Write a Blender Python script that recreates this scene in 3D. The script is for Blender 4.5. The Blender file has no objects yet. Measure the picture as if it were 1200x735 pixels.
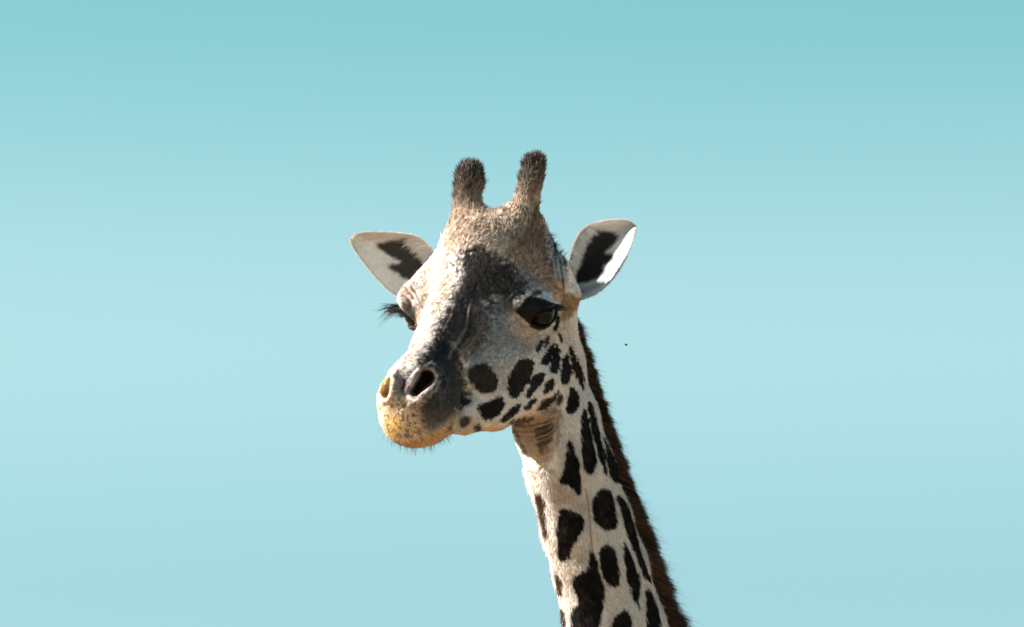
import bpy, math, random
import numpy as np
from mathutils import Vector

# ------------------------------------------------------------------ camera, sky, sun
sc = bpy.context.scene
rng = np.random.default_rng(7)
K = 0.0018            # metres per modelling unit (one unit is about 2 mm on the animal)
DIST = 14.0           # camera to the head
PITCH = math.radians(10.7)
CAM_H = 1.75
W_PLANE = -40.0
cam_d = bpy.data.cameras.new('camera')
cam = bpy.data.objects.new('camera', cam_d)
sc.collection.objects.link(cam)
cam.location = (0, 0, CAM_H)
cam.rotation_euler = (math.pi / 2 + PITCH, 0, 0)
cam_d.sensor_width = 36
cam_d.lens = 36 * DIST / (1200 * K)
cam_d.clip_end = 20000
cam_d.clip_start = 0.1
sc.camera = cam

SUN_DIR = Vector((-0.84, 0.0, 0.50)).normalized()     # towards the sun
sun_el = math.asin(SUN_DIR.z)
sun_az = math.atan2(SUN_DIR.x, SUN_DIR.y)
sd = bpy.data.lights.new('sun', 'SUN')
sd.energy = 5.0
sd.angle = math.radians(0.53)
sd.color = (1.0, 0.965, 0.91)
sun = bpy.data.objects.new('sun', sd)
sun.rotation_euler = SUN_DIR.to_track_quat('Z', 'Y').to_euler()
sc.collection.objects.link(sun)

world = bpy.data.worlds.new('World')
sc.world = world
world.use_nodes = True
nt = world.node_tree
nt.nodes.clear()
sky = nt.nodes.new('ShaderNodeTexSky')
sky.sky_type = 'NISHITA'
sky.sun_disc = False
sky.sun_elevation = sun_el
sky.sun_rotation = sun_az
sky.altitude = 1200
sky.air_density = 1.0
sky.dust_density = 1.6
sky.ozone_density = 1.0
mixc = nt.nodes.new('ShaderNodeMix')
mixc.data_type = 'RGBA'
mixc.blend_type = 'MULTIPLY'
mixc.inputs[0].default_value = 1.0
bg = nt.nodes.new('ShaderNodeBackground')
bg.inputs['Strength'].default_value = 0.0635
wo = nt.nodes.new('ShaderNodeOutputWorld')
geo = nt.nodes.new('ShaderNodeTexCoord')
sep = nt.nodes.new('ShaderNodeSeparateXYZ')
nt.links.new(geo.outputs['Generated'], sep.inputs[0])
ramp = nt.nodes.new('ShaderNodeValToRGB')
ramp.color_ramp.interpolation = 'EASE'
RAMP = [(.0, (.62, .70, .92)), (.139, (.73, .885, .735)), (.186, (1.01, 1.145, .85)), (.235, (.67, 1.06, .75)), (.7, (.72, .92, .82))]
el = ramp.color_ramp.elements
while len(el) < len(RAMP): el.new(.5)
for e_, (p_, c_) in zip(el, RAMP):
    e_.position = p_; e_.color = (*c_, 1)
nt.links.new(sep.outputs['Z'], ramp.inputs[0])
nt.links.new(ramp.outputs[0], mixc.inputs[7])
nt.links.new(sky.outputs[0], mixc.inputs[6])
nt.links.new(mixc.outputs[2], bg.inputs['Color'])
nt.links.new(bg.outputs[0], wo.inputs['Surface'])

sc.view_settings.view_transform = 'Standard'
sc.view_settings.look = 'None'
sc.view_settings.exposure = 1.66
sc.view_settings.gamma = 1.0
sc.render.engine = 'CYCLES'
sc.cycles.max_bounces = 6
sc.cycles.use_denoising = True

# ------------------------------------------------------------------ frames
CF = np.array([0, math.cos(PITCH), math.sin(PITCH)])
CU = np.array([0, -math.sin(PITCH), math.cos(PITCH)])
CR = np.array([1.0, 0, 0])
C0 = np.array([0, 0, CAM_H])

def to_world(P):
    P = np.asarray(P, float)
    return (C0 + CF * (DIST - (P[..., 2:3] - W_PLANE) * K) + CR * P[..., 0:1] * K + CU * P[..., 1:2] * K)

def dir_world(D):
    D = np.asarray(D, float)
    return CR * D[..., 0:1] + CU * D[..., 1:2] - CF * D[..., 2:3]

def XY(x, y):             # drawing units, y down -> centred, y up
    return np.array([x - 600.0, 367.5 - y])

def P3(x, y, w):
    return np.array([x - 600.0, 367.5 - y, w])

# head frame: a along the nose, b to the animal's left, c out of the forehead
_s, _c = math.sin(math.radians(22)), math.cos(math.radians(22))
_sp, _cp = math.sin(math.radians(20)), math.cos(math.radians(20))
HF = np.array([-_s * _cp, -_sp, _c * _cp])
HL = np.array([_c, 0, _s])
HU = np.array([-_s * _sp, _cp, _c * _sp])
HO = P3(556, 368, 0)

def H(a, b, c):
    return HO + a * HF + b * HL + c * HU

# ------------------------------------------------------------------ noise
_T = rng.random((64, 64, 64)).astype(np.float32)
def noise(P, scale, seed=0):
    p = P / scale + seed * 7.31 + 100.0
    i = np.floor(p).astype(np.int64)
    f = (p - i)
    f = f * f * (3 - 2 * f)
    i0 = i & 63
    i1 = (i + 1) & 63
    x0, y0, z0 = i0[..., 0], i0[..., 1], i0[..., 2]
    x1, y1, z1 = i1[..., 0], i1[..., 1], i1[..., 2]
    fx, fy, fz = f[..., 0], f[..., 1], f[..., 2]
    a = _T[x0, y0, z0] * (1 - fx) + _T[x1, y0, z0] * fx
    b = _T[x0, y1, z0] * (1 - fx) + _T[x1, y1, z0] * fx
    c = _T[x0, y0, z1] * (1 - fx) + _T[x1, y0, z1] * fx
    d = _T[x0, y1, z1] * (1 - fx) + _T[x1, y1, z1] * fx
    return ((a * (1 - fy) + b * fy) * (1 - fz) + (c * (1 - fy) + d * fy) * fz) * 2 - 1

def fbm(P, scale, seed=0, octs=3):
    r = 0; a = 1.0; t = 0
    for o in range(octs):
        r = r + a * noise(P, scale / 2 ** o, seed + o * 3.7); t += a; a *= .55
    return r / t

# ------------------------------------------------------------------ distance functions
def ell(p, c, r):
    q = (p - np.asarray(c, float))
    r = np.asarray(r, float)
    k0 = np.sqrt(((q / r) ** 2).sum(-1)) + 1e-6
    k1 = np.sqrt(((q / (r * r)) ** 2).sum(-1)) + 1e-9
    return k0 * (k0 - 1) / k1

def cone(p, a, b, r1, r2, sq=None):
    a = np.asarray(a, float); b = np.asarray(b, float)
    pa = p - a; ba = b - a
    t = np.clip((pa @ ba) / (ba @ ba), 0, 1)
    d = pa - t[..., None] * ba
    return np.sqrt((d ** 2).sum(-1)) - (r1 + (r2 - r1) * t)

def smin(a, b, k):
    h = np.maximum(k - np.abs(a - b), 0) / k
    return np.minimum(a, b) - h * h * k * .25

def smax(a, b, k):
    return -smin(-a, -b, k)

def chain(p, pts, rs, k=6):
    d = None
    for i in range(len(pts) - 1):
        e = cone(p, pts[i], pts[i + 1], rs[i], rs[i + 1])
        d = e if d is None else smin(d, e, k)
    return d

EYE_N = H(0, 84, 0)
EYE_F = H(-6, -73, -3)
EYE_R = 16.0
def eye_axes(side):
    n = (.74 if side > 0 else .86) * side * HL + (.62 if side > 0 else .42) * HF - .02 * HU
    n /= np.linalg.norm(n)
    up = HU * .95 - HF * .2
    up = up - (up @ n) * n; up /= np.linalg.norm(up)
    t = np.cross(up, n)                 # along the slit
    if t @ HF < 0: t = -t               # towards the inner corner (nose)
    # the slit drops towards the nose
    r = math.radians(-16)
    t2 = t * math.cos(r) + up * math.sin(r)
    up2 = up * math.cos(r) - t * math.sin(r)
    return n, up2, t2

# near ossicone and far ossicone
HORN_N = [P3(603, 284, -30), P3(610, 258, -34), P3(617, 236, -38), P3(622, 215, -43), P3(626.5, 198, -47)]
HORN_NR = [27, 19.5, 12.8, 10.8, 10.8]
HORN_F = [P3(546, 284, -52), P3(549, 259, -58), P3(546.5, 238, -63), P3(549, 218, -68), P3(550.5, 207, -71)]
HORN_FR = [23, 19, 13.0, 13.6, 11.6]

NECK_F = [P3(622, 455, -62), P3(640, 505, -66), P3(656, 555, -72), P3(675, 625, -80), P3(688, 670, -86), P3(703, 740, -94), P3(724, 830, -104)]
NECK_FR = [34, 36, 38, 38, 38, 41, 44]
NECK_B = [P3(630, 375, -92), P3(650, 440, -98), P3(666, 490, -102), P3(682.5, 550, -106), P3(701, 610, -112), P3(719, 665, -118), P3(740, 740, -126), P3(770, 830, -136)]
NECK_BR = [30, 33, 35, 37, 38, 39, 41, 44]
Y_CUT = 367.5 - 815

def nostril_cuts(P):
    # near nostril: slanted oval, far nostril: narrow upright oval seen edge-on
    out = []
    for (x0, y0), (x1, y1), w, rr, dw in (((489.5, 456.5), (503, 441), 205, 8.2, 0), ((459.5, 441), (456, 459), 190, 4.8, 1)):
        a = P3(x0, y0, 0)[:2]; b = P3(x1, y1, 0)[:2]
        p2 = P[..., :2]
        pa = p2 - a; ba = b - a
        t = np.clip((pa @ ba) / (ba @ ba), 0, 1)
        d = np.sqrt(((pa - t[..., None] * ba) ** 2).sum(-1)) - rr * (.75 + .45 * t)
        out.append(d)
    return out

def body_sdf(P, fine=False):
    Q = P - HO
    q = np.stack([Q @ HF, Q @ HL, Q @ HU], -1)
    m = q.copy(); m[..., 1] = np.where(q[..., 1] > 0, q[..., 1], -q[..., 1] * (1.18 - .20 * np.clip((q[..., 0] - 10) / 110, 0, 1) + .14 * np.clip((q[..., 0] - 205) / 15, 0, 1)))
    # skull
    d = ell(m, (-52, 0, 34), (72, 64, 60))
    d = smin(d, ell(m, (-48, 0, 66), (46, 46, 34)), 22)
    d = smin(d, cone(m, (0, 0, 12), (110, 0, -20), 54, 37), 26)
    d = smin(d, cone(m, (60, 0, 16), (190, 0, -12), 26, 24), 22)       # nasal ridge
    d = smin(d, ell(m, (28, 30, -40), (76, 38, 52)), 26)                # cheek
    # orbit
    d = smin(d, ell(m, (-10, 56, 4), (36, 30, 28)), 24)
    # brow shelf over the eye
    d = smin(d, cone(m, (20, 66, 18), (-24, 80, 20), 11, 12), 12)
    # lower jaw
    d = smin(d, cone(m, (-42, 50, -96), (60, 38, -92), 29, 24), 24)
    d = smin(d, cone(m, (60, 34, -92), (170, 10, -74), 24, 18), 20)
    d = smin(d, ell(m, (-20, 0, -62), (70, 54, 56)), 26)
    # muzzle
    mz = ell(m, (192, 0, -36), (50, 47, 40))
    mz = smin(mz, ell(m, (205, 0, -58), (34, 43, 27)), 14)
    mz = smin(mz, ell(m, (222, 19, -12), (19, 15, 18)), 12)
    mz = smin(mz, ell(m, (176, 6, -76), (26, 28, 12)), 10)
    d = smin(d, mz, 26)
    # ears' roots
    d = smin(d, cone(P, P3(645, 322, -62), P3(666, 336, -88), 26, 11), 14)
    d = smin(d, cone(P, P3(522, 318, -34), P3(490, 344, -30), 24, 17), 16)
    d = smin(d, ell(P, P3(486, 350, -32), (20, 15, 24)), 10)
    d = smin(d, cone(P, P3(668, 345, -66), P3(663, 372, -80), 13, 10), 14)
    d = smin(d, cone(P, P3(520, 312, -90), P3(508, 313, -96), 20, 10), 12)
    # ossicones
    d = smin(d, chain(P, HORN_N, HORN_NR, 8), 26)
    d = smin(d, chain(P, HORN_F, HORN_FR, 8), 26)
    d = smin(d, cone(P, P3(628, 262, -44), P3(638, 292, -52), 9, 13), 12)
    # neck
    n = chain(P, NECK_F, NECK_FR, 10)
    n = smin(n, chain(P, NECK_B, NECK_BR, 10), 30)
    d = smin(d, n, 20)
    d = smin(d, cone(P, P3(625, 330, -88), P3(655, 420, -98), 34, 27), 20)
    # lids and eye openings
    for side, E in ((1, EYE_N), (-1, EYE_F)):
        nrm, up, tg = eye_axes(side)
        r = P - E
        x, y, z = r @ tg, r @ up, r @ nrm
        R = np.sqrt((r ** 2).sum(-1))
        lid = R - (EYE_R + 3.6)
        d = smin(d, lid, 9)
        hx = np.clip(1 - (x / 19.0) ** 2, 0, 1)
        top = (11.2 if side > 0 else 10.0) * hx ** .6 - .5
        bot = -11.0 * hx ** .7 - 0.5
        ap = np.maximum(np.maximum(y - top, bot - y), np.abs(x) - 18)
        ap = np.maximum(ap, -z + 2)
        ap = np.maximum(ap, R - 60)
        d = smax(d, -ap, 2.5)
        # solid core so the opening never shows through
        d = np.minimum(d, R - (EYE_R - 4))
    # mouth corner: the lip stops short of the jaw
    for a_, b_, r_ in ((P3(508, 535, 110), P3(532, 515, 120), 9.5),):
        e_ = P[..., :2] - a_[:2]; g_ = (b_ - a_)[:2]
        t_ = np.clip((e_ @ g_) / (g_ @ g_), 0, 1)
        dl = np.sqrt(((e_ - t_[..., None] * g_) ** 2).sum(-1)) - r_
        d = smax(d, -dl, 9.0)
    # nostrils
    nc = nostril_cuts(P)
    front = P[..., 2]
    for dd, wl in zip(nc, (150.0, 150.0)):
        inner = np.maximum(dd, wl - front)
        d = smax(d, -inner, 5.0)
    d = smax(d, Y_CUT - P[..., 1], 2)
    return d

# relief lines, given as (points, half width, depth): negative = groove, positive = fold
def L(*pts): return np.array([XY(*p) for p in pts])
RELIEF = [
    (L((522, 514), (529, 500), (534, 487), (539, 475), (546, 468), (556, 470)), 2.8, -6.0),
    (L((516, 508), (524, 494), (530, 482)), 3.0, 1.5),
    (L((536, 441), (549, 431), (560, 420), (570, 409), (580, 405), (586, 409)), 2.2, 3.6),
    (L((540, 446), (554, 434), (565, 423), (574, 414)), 2.4, -3.8),
    (L((512, 438), (521, 434), (530, 437), (540, 446)), 3.0, -2.0),
    (L((498, 430), (505, 428), (513, 433), (516, 443), (509, 453), (498, 463), (487, 469)), 2.2, 3.6),
    (L((478, 460), (482, 447), (490, 436), (499, 429)), 2.6, 1.8),
    (L((474, 460), (478, 446), (486, 434), (494, 427)), 2.4, -2.0),
    (L((520, 432), (522, 446), (515, 458), (503, 468)), 2.4, -2.0),
    (L((463, 436), (466, 444), (464, 458), (458, 468)), 2.2, 2.4),
    (L((470, 432), (476, 440), (478, 455)), 3.0, -1.8),
    (L((480, 478), (500, 482), (520, 470), (531, 452)), 3.5, -1.3),
    (L((518, 462), (524, 450), (527, 438)), 2.5, 1.6),
    (L((526, 474), (533, 459), (535, 445)), 2.2, 1.6),
    (L((532, 480), (540, 462), (543, 450)), 2.0, -1.4),
    # brow wrinkles
    (L((606, 341), (617, 330), (632, 321), (646, 319)), 1.8, -3.0),
    (L((610, 346), (622, 336), (636, 328), (650, 326)), 1.8, -3.2),
    (L((603, 335), (612, 324), (625, 314), (638, 311)), 1.8, -2.6),
    (L((600, 328), (608, 318), (619, 308), (630, 305)), 1.8, -2.2),
    (L((614, 351), (624, 342), (634, 338), (650, 337), (658, 343)), 2.2, -3.6),
    (L((618, 347), (628, 340), (640, 334), (655, 334)), 1.6, 1.4),
    (L((612, 388), (626, 394), (640, 391), (650, 384)), 2.0, -1.5),
    (L((606, 382), (618, 391), (630, 397)), 1.8, 1.0),
    # far brow wrinkles
    (L((470, 343), (478, 350), (485, 362)), 1.5, -3.0),
    (L((475, 338), (483, 346), (489, 358)), 1.5, -3.0),
    (L((481, 334), (488, 343), (493, 354)), 1.4, -2.4),
    # nose veins and folds
    (L((553, 352), (549, 368), (546, 385), (538, 398), (530, 410), (527, 420)), 1.8, 2.8),
    (L((556, 365), (551, 385), (541, 402), (534, 414)), 2.0, -2.8),
    (L((566, 372), (560, 390), (552, 402), (540, 415)), 2.0, 2.4),
    (L((572, 380), (566, 396), (555, 408)), 2.2, -2.4),
    (L((545, 292), (558, 289), (572, 291), (580, 297)), 2.2, 1.4),
    (L((545, 297), (560, 294), (574, 297)), 2.0, -1.2),
    (L((590, 425), (588, 436), (592, 446)), 2.5, -1.0),
    (L((575, 415), (590, 404), (600, 388)), 3.0, -1.6),
    (L((534, 420), (520, 422), (508, 418), (500, 424)), 2.0, -2.2),
    (L((545, 425), (534, 428), (522, 424)), 1.8, 1.8),
    (L((528, 408), (518, 404), (512, 394)), 1.8, -1.8),
    (L((545, 345), (541, 365), (532, 385), (520, 404)), 1.8, -1.8),
    (L((536, 350), (531, 370), (521, 390)), 1.6, 1.2),
    (L((560, 330), (556, 345), (558, 360)), 1.8, -1.5),
    (L((575, 325), (590, 338), (602, 350)), 2.2, -1.6),
    (L((575, 340), (588, 350), (598, 362)), 2.2, -1.4),
    (L((512, 470), (519, 458), (523, 444)), 1.8, -2.0),
    (L((500, 476), (513, 474), (524, 466)), 2.0, -1.6),
    (L((528, 482), (537, 468), (539, 452)), 1.8, 1.8),
    (L((520, 490), (530, 480), (535, 468)), 2.0, -1.6),
    (L((448, 478), (456, 472), (466, 470), (480, 474)), 2.5, -1.4),
    # jaw edge over the throat
    (L((585, 499), (603, 492), (628, 484), (648, 476), (658, 462)), 3.2, -3.0),
    # neck muscle
    (L((664, 470), (668, 500), (680, 560), (690, 620), (694, 660), (702, 735)), 7.0, -4.5),
    (L((655, 480), (648, 520), (640, 560), (648, 600), (655, 650)), 9.0, 1.6),
    (L((676, 420), (688, 470), (700, 520), (715, 570)), 5.0, 1.4),
]
THROAT = []
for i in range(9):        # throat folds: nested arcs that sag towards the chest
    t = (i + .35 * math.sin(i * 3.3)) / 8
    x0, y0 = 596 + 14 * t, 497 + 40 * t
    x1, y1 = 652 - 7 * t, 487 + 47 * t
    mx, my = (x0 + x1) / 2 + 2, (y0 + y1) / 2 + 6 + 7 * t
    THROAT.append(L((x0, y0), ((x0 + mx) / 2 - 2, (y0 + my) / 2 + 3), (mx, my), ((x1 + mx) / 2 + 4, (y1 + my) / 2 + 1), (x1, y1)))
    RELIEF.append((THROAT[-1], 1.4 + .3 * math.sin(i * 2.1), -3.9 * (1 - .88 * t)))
for k in range(5):        # loose skin running down beside the throat
    RELIEF.append((L((668 - 5 * k, 462 + 8 * k), (662 - 4 * k, 490 + 6 * k), (652 - 3 * k, 520 + 5 * k), (642 - 3 * k, 548 + 2 * k)), 1.5, -1.9))

def poly_line_dist(p2, pts):
    best = np.full(len(p2), 1e9)
    arc = np.zeros(len(p2))
    n = len(pts) - 1
    for i in range(n):
        a, b = pts[i], pts[i + 1]
        pa = p2 - a; ba = b - a
        t = np.clip((pa @ ba) / (ba @ ba), 0, 1)
        d = ((pa - t[:, None] * ba) ** 2).sum(-1)
        mk = d < best
        best[mk] = d[mk]; arc[mk] = (i + t[mk]) / n
    return np.sqrt(best), arc

def relief(P, N):
    out = np.zeros(len(P))
    facing = np.clip((N[:, 2] - .02) / .25, 0, 1)
    for pts, w, dep in RELIEF:
        lo = pts.min(0) - 3 * w; hi = pts.max(0) + 3 * w
        mk = (P[:, 0] > lo[0]) & (P[:, 0] < hi[0]) & (P[:, 1] > lo[1]) & (P[:, 1] < hi[1]) & (facing > 0)
        if not mk.any(): continue
        d, arc = poly_line_dist(P[mk][:, :2], pts)
        fade = np.clip(np.minimum(arc, 1 - arc) * 6, .0, 1)
        out[mk] += dep * np.exp(-(d / w) ** 2) * facing[mk] * fade
    return out

# ------------------------------------------------------------------ mesh from distance function
def surface_nets(fn, lo, hi, h, coarse=4):
    lo = np.array(lo, float)
    n = np.ceil((np.array(hi) - lo) / (h * coarse)).astype(int) + 1
    H_ = h * coarse
    ax = [lo[i] + H_ * np.arange(n[i]) for i in range(3)]
    G = np.stack(np.meshgrid(*ax, indexing='ij'), -1)
    dc = fn(G.reshape(-1, 3)).reshape(n)
    N = (n - 1) * coarse + 1
    F = np.repeat(np.repeat(np.repeat(dc, coarse, 0), coarse, 1), coarse, 2)[:N[0], :N[1], :N[2]].astype(np.float32)
    # a fine cell needs evaluating when any corner of its coarse cell is near the surface
    near = np.abs(dc) < H_ * 1.9
    act = near[:-1, :-1, :-1] | near[1:, 1:, 1:] | near[1:, :-1, :-1] | near[:-1, 1:, :-1] | near[:-1, :-1, 1:] | near[1:, 1:, :-1] | near[1:, :-1, 1:] | near[:-1, 1:, 1:]
    A = np.zeros(N, bool)
    A[:-1, :-1, :-1] = np.repeat(np.repeat(np.repeat(act, coarse, 0), coarse, 1), coarse, 2)
    A[1:, :, :] |= A[:-1, :, :]; A[:, 1:, :] |= A[:, :-1, :]; A[:, :, 1:] |= A[:, :, :-1]
    idx = np.argwhere(A)
    vals = np.empty(len(idx), np.float32)
    for s in range(0, len(idx), 400000):
        vals[s:s + 400000] = fn(lo + idx[s:s + 400000] * h)
    F[A] = vals
    S = F < 0
    c = np.zeros(np.array(N) - 1, np.int8)
    for i in (0, 1):
        for j in (0, 1):
            for k in (0, 1):
                c += S[i:N[0] - 1 + i, j:N[1] - 1 + j, k:N[2] - 1 + k]
    cells = np.argwhere((c > 0) & (c < 8))
    vid = np.full(c.shape, -1, np.int32)
    vid[tuple(cells.T)] = np.arange(len(cells))
    acc = np.zeros((len(cells), 3)); cnt = np.zeros(len(cells))
    cs = [np.array(o) for o in np.ndindex(2, 2, 2)]
    V = [F[tuple((cells + o).T)] for o in cs]
    for i in range(8):
        for j in range(i + 1, 8):
            if np.abs(cs[i] - cs[j]).sum() != 1: continue
            m = (V[i] < 0) != (V[j] < 0)
            t = V[i][m] / (V[i][m] - V[j][m])
            acc[m] += cs[i] + t[:, None] * (cs[j] - cs[i]); cnt[m] += 1
    verts = lo + (cells + acc / cnt[:, None]) * h
    quads = []
    for ax_ in range(3):
        sl0 = [slice(None)] * 3; sl1 = [slice(None)] * 3
        sl0[ax_] = slice(0, -1); sl1[ax_] = slice(1, None)
        s0, s1 = S[tuple(sl0)], S[tuple(sl1)]
        e = np.argwhere(s0 != s1)
        u, v = (ax_ + 1) % 3, (ax_ + 2) % 3
        ok = (e[:, u] > 0) & (e[:, v] > 0) & (e[:, u] < c.shape[u]) & (e[:, v] < c.shape[v])
        e = e[ok]
        du = np.zeros(3, int); du[u] = 1
        dv = np.zeros(3, int); dv[v] = 1
        q = np.stack([vid[tuple((e - du - dv).T)], vid[tuple((e - dv).T)], vid[tuple(e.T)], vid[tuple((e - du).T)]], 1)
        inside = s0[tuple(e.T)]
        q[~inside] = q[~inside][:, ::-1]
        quads.append(q)
    return verts, np.concatenate(quads)

def subdivide(V, Q):
    e = np.concatenate([np.sort(Q[:, [i, (i + 1) % 4]], 1) for i in range(4)])
    key = e[:, 0].astype(np.int64) * len(V) + e[:, 1]
    uk, inv = np.unique(key, return_inverse=True)
    ea = np.stack([uk // len(V), uk % len(V)], 1)
    ev = (V[ea[:, 0]] + V[ea[:, 1]]) / 2
    fv = V[Q].mean(1)
    n0, n1 = len(V), len(V) + len(ev)
    m = len(Q)
    E_ = [n0 + inv[i * m:(i + 1) * m] for i in range(4)]
    C_ = n1 + np.arange(m)
    nq = np.concatenate([np.stack([Q[:, i], E_[i], C_, E_[(i - 1) % 4]], 1) for i in range(4)])
    return np.concatenate([V, ev, fv]), nq

def vnormals(V, Q):
    n = np.cross(V[Q[:, 2]] - V[Q[:, 0]], V[Q[:, 3]] - V[Q[:, 1]])
    N = np.zeros_like(V)
    for i in range(4): np.add.at(N, Q[:, i], n)
    return N / (np.linalg.norm(N, axis=1, keepdims=True) + 1e-12)

def project(fn, V, it=2):
    e = .5
    for _ in range(it):
        d = fn(V)
        g = np.stack([fn(V + np.eye(3)[i] * e) - d for i in range(3)], 1) / e
        V = V - g * (d / np.maximum((g * g).sum(1), .3))[:, None] * .9
    return V

# ------------------------------------------------------------------ coat colours
def poly_sd(p, poly):
    d = np.full(len(p), 1e18); s = np.ones(len(p))
    n = len(poly)
    for i in range(n):
        a = poly[i]; b = poly[i - 1]
        e = b - a; w = p - a
        t = np.clip((w @ e) / (e @ e), 0, 1)
        bb = w - t[:, None] * e
        d = np.minimum(d, (bb ** 2).sum(1))
        c1 = p[:, 1] >= a[1]; c2 = p[:, 1] < b[1]; c3 = e[0] * w[:, 1] > e[1] * w[:, 0]
        f = (c1 & c2 & c3) | (~c1 & ~c2 & ~c3)
        s[f] *= -1
    return s * np.sqrt(d)

def smooth(poly, n=2):
    p = np.array(poly, float)
    for _ in range(n):
        q = np.roll(p, -1, 0)
        p = np.stack([p * .8 + q * .2, p * .2 + q * .8], 1).reshape(-1, 2)
    return p

def L2(*pts): return smooth([XY(*p) for p in pts], 1)

DARK = (.009, .0065, .006)
PATCHES = [  # (outline, colour, edge softness)
    (L2((607, 421), (625, 420), (624, 436), (615, 453), (602, 468), (593, 456), (595, 443), (600, 431)), DARK, .9),
    (L2((626, 439), (638, 436), (637, 446), (628, 455), (618, 466), (616, 460), (622, 451), (620, 446)), DARK, .9),
    (L2((639, 447), (647, 443), (650, 451), (644, 459), (636, 461)), DARK, .9),
    (L2((629, 403), (636, 397), (636, 404), (630, 414), (627, 412)), DARK, .8),
    (L2((640, 395), (644, 393), (642, 403), (637, 409)), DARK, .8),
    (L2((647, 402), (650, 406), (644, 427), (632, 428), (637, 418)), DARK, .8),
    (L2((652, 402), (656, 414), (654, 436), (645, 437), (644, 425), (649, 411)), DARK, .8),
    (L2((660, 418), (665, 415), (669, 433), (667, 447), (660, 451), (656, 442)), DARK, .8),
    (L2((652.5, 369), (655.5, 374), (653, 388), (646.5, 388)), DARK, .7),
    (L2((654, 387), (659, 396), (658, 405), (653, 396)), DARK, .8),
    (L2((662, 398), (673, 416), (682, 433), (685.5, 451), (684, 460), (677, 444), (669, 429), (668, 416)), DARK, .8),
    (L2((669, 451), (677, 459), (679, 472), (672, 485), (664, 484), (665, 468)), DARK, .9),
    (L2((550, 430), (562, 425), (573, 428), (584, 443), (583, 455), (573, 459), (562, 459), (556, 449), (549, 443)), (.026, .023, .024), 1.5),
    (L2((558, 474), (574, 470), (586, 462), (592, 475), (582, 487), (568, 492)), DARK, 1.2),
    (L2((584, 492), (596, 480), (605, 472), (610, 472), (607, 481), (594, 493)), DARK, 1.0),
    (L2((612, 477), (625, 464), (629, 469), (618, 481)), DARK, .9),
    (L2((629, 483), (633, 471), (646, 465), (654, 456), (653, 464), (641, 479)), (.035, .024, .018), 1.2),
    (L2((651, 466), (659, 461), (659, 470), (652, 477)), (.05, .035, .03), 1.2),
    (L2((539, 488), (547, 484), (553, 489), (548, 497), (540, 499)), (.07, .045, .03), 1.8),
    (L2((555, 497), (562, 493), (565, 500), (559, 506)), (.06, .04, .03), 1.6),
    (L2((538, 464), (553, 466), (552, 471), (541, 476)), (.025, .02, .018), 1.4),
    (L2((529, 492), (532, 491), (531, 500), (528, 500)), (.08, .05, .03), 1.4),
    # neck
    (L2((683, 480), (688, 482), (696, 521), (699.5, 541), (693, 556), (684, 552), (680, 529), (680, 506)), DARK, .9),
    (L2((664, 514), (670, 518), (678, 546), (681, 563), (680, 581), (668, 568), (654, 564), (661, 548)), DARK, .9),
    (L2((690, 467), (698, 485), (705, 519), (712.5, 553), (710.5, 558), (702, 538), (694.5, 509), (689.5, 485)), DARK, .8),
    (L2((706, 507), (722, 538), (731, 560), (724, 568), (715, 558), (710, 536)), DARK, .8),
    (L2((695, 579), (708, 570), (717, 577), (724.5, 612), (720, 620), (707, 620), (697, 610), (692, 594)), DARK, 1.0),
    (L2((656, 594), (669, 596), (684, 605), (683, 619), (672, 634), (664, 658), (653, 655), (652, 608)), DARK, 1.0),
    (L2((626, 577), (635, 579), (639, 590), (639, 608), (642, 627), (640, 634), (632, 612)), (.06, .03, .018), 1.8),
    (L2((702, 641), (712, 636), (722, 648), (727, 684), (717, 688), (707, 677), (703, 660)), DARK, 1.0),
    (L2((690, 643), (698, 650), (709, 693), (705, 715), (698, 748), (671, 748), (670, 715), (679, 705), (668, 677), (688, 665)), DARK, 1.1),
    (L2((729, 628), (741, 653), (751, 679), (748, 703), (752, 718), (743, 704), (733, 667)), DARK, .9),
    (L2((722, 579), (734, 588), (744, 619), (754, 655), (766, 687), (752, 672), (742, 645), (735, 626), (726, 600)), DARK, .8),
    (L2((756, 685), (768, 701), (779, 748), (759, 748)), DARK, .9),
    (L2((733, 713), (740, 724), (740, 765), (716, 762), (713, 741), (720, 722)), DARK, 1.0),
    (L2((649, 668), (658, 679), (659, 701), (654, 697)), (.06, .03, .018), 1.6),
    (L2((656, 712), (661, 716), (664, 735), (659, 735)), (.05, .03, .018), 1.6),
    (L2((676, 768), (705, 762), (722, 790), (716, 830), (690, 830), (672, 800)), DARK, 1.0),
    (L2((750, 770), (778, 765), (800, 830), (762, 830)), DARK, 1.0),
]
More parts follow.
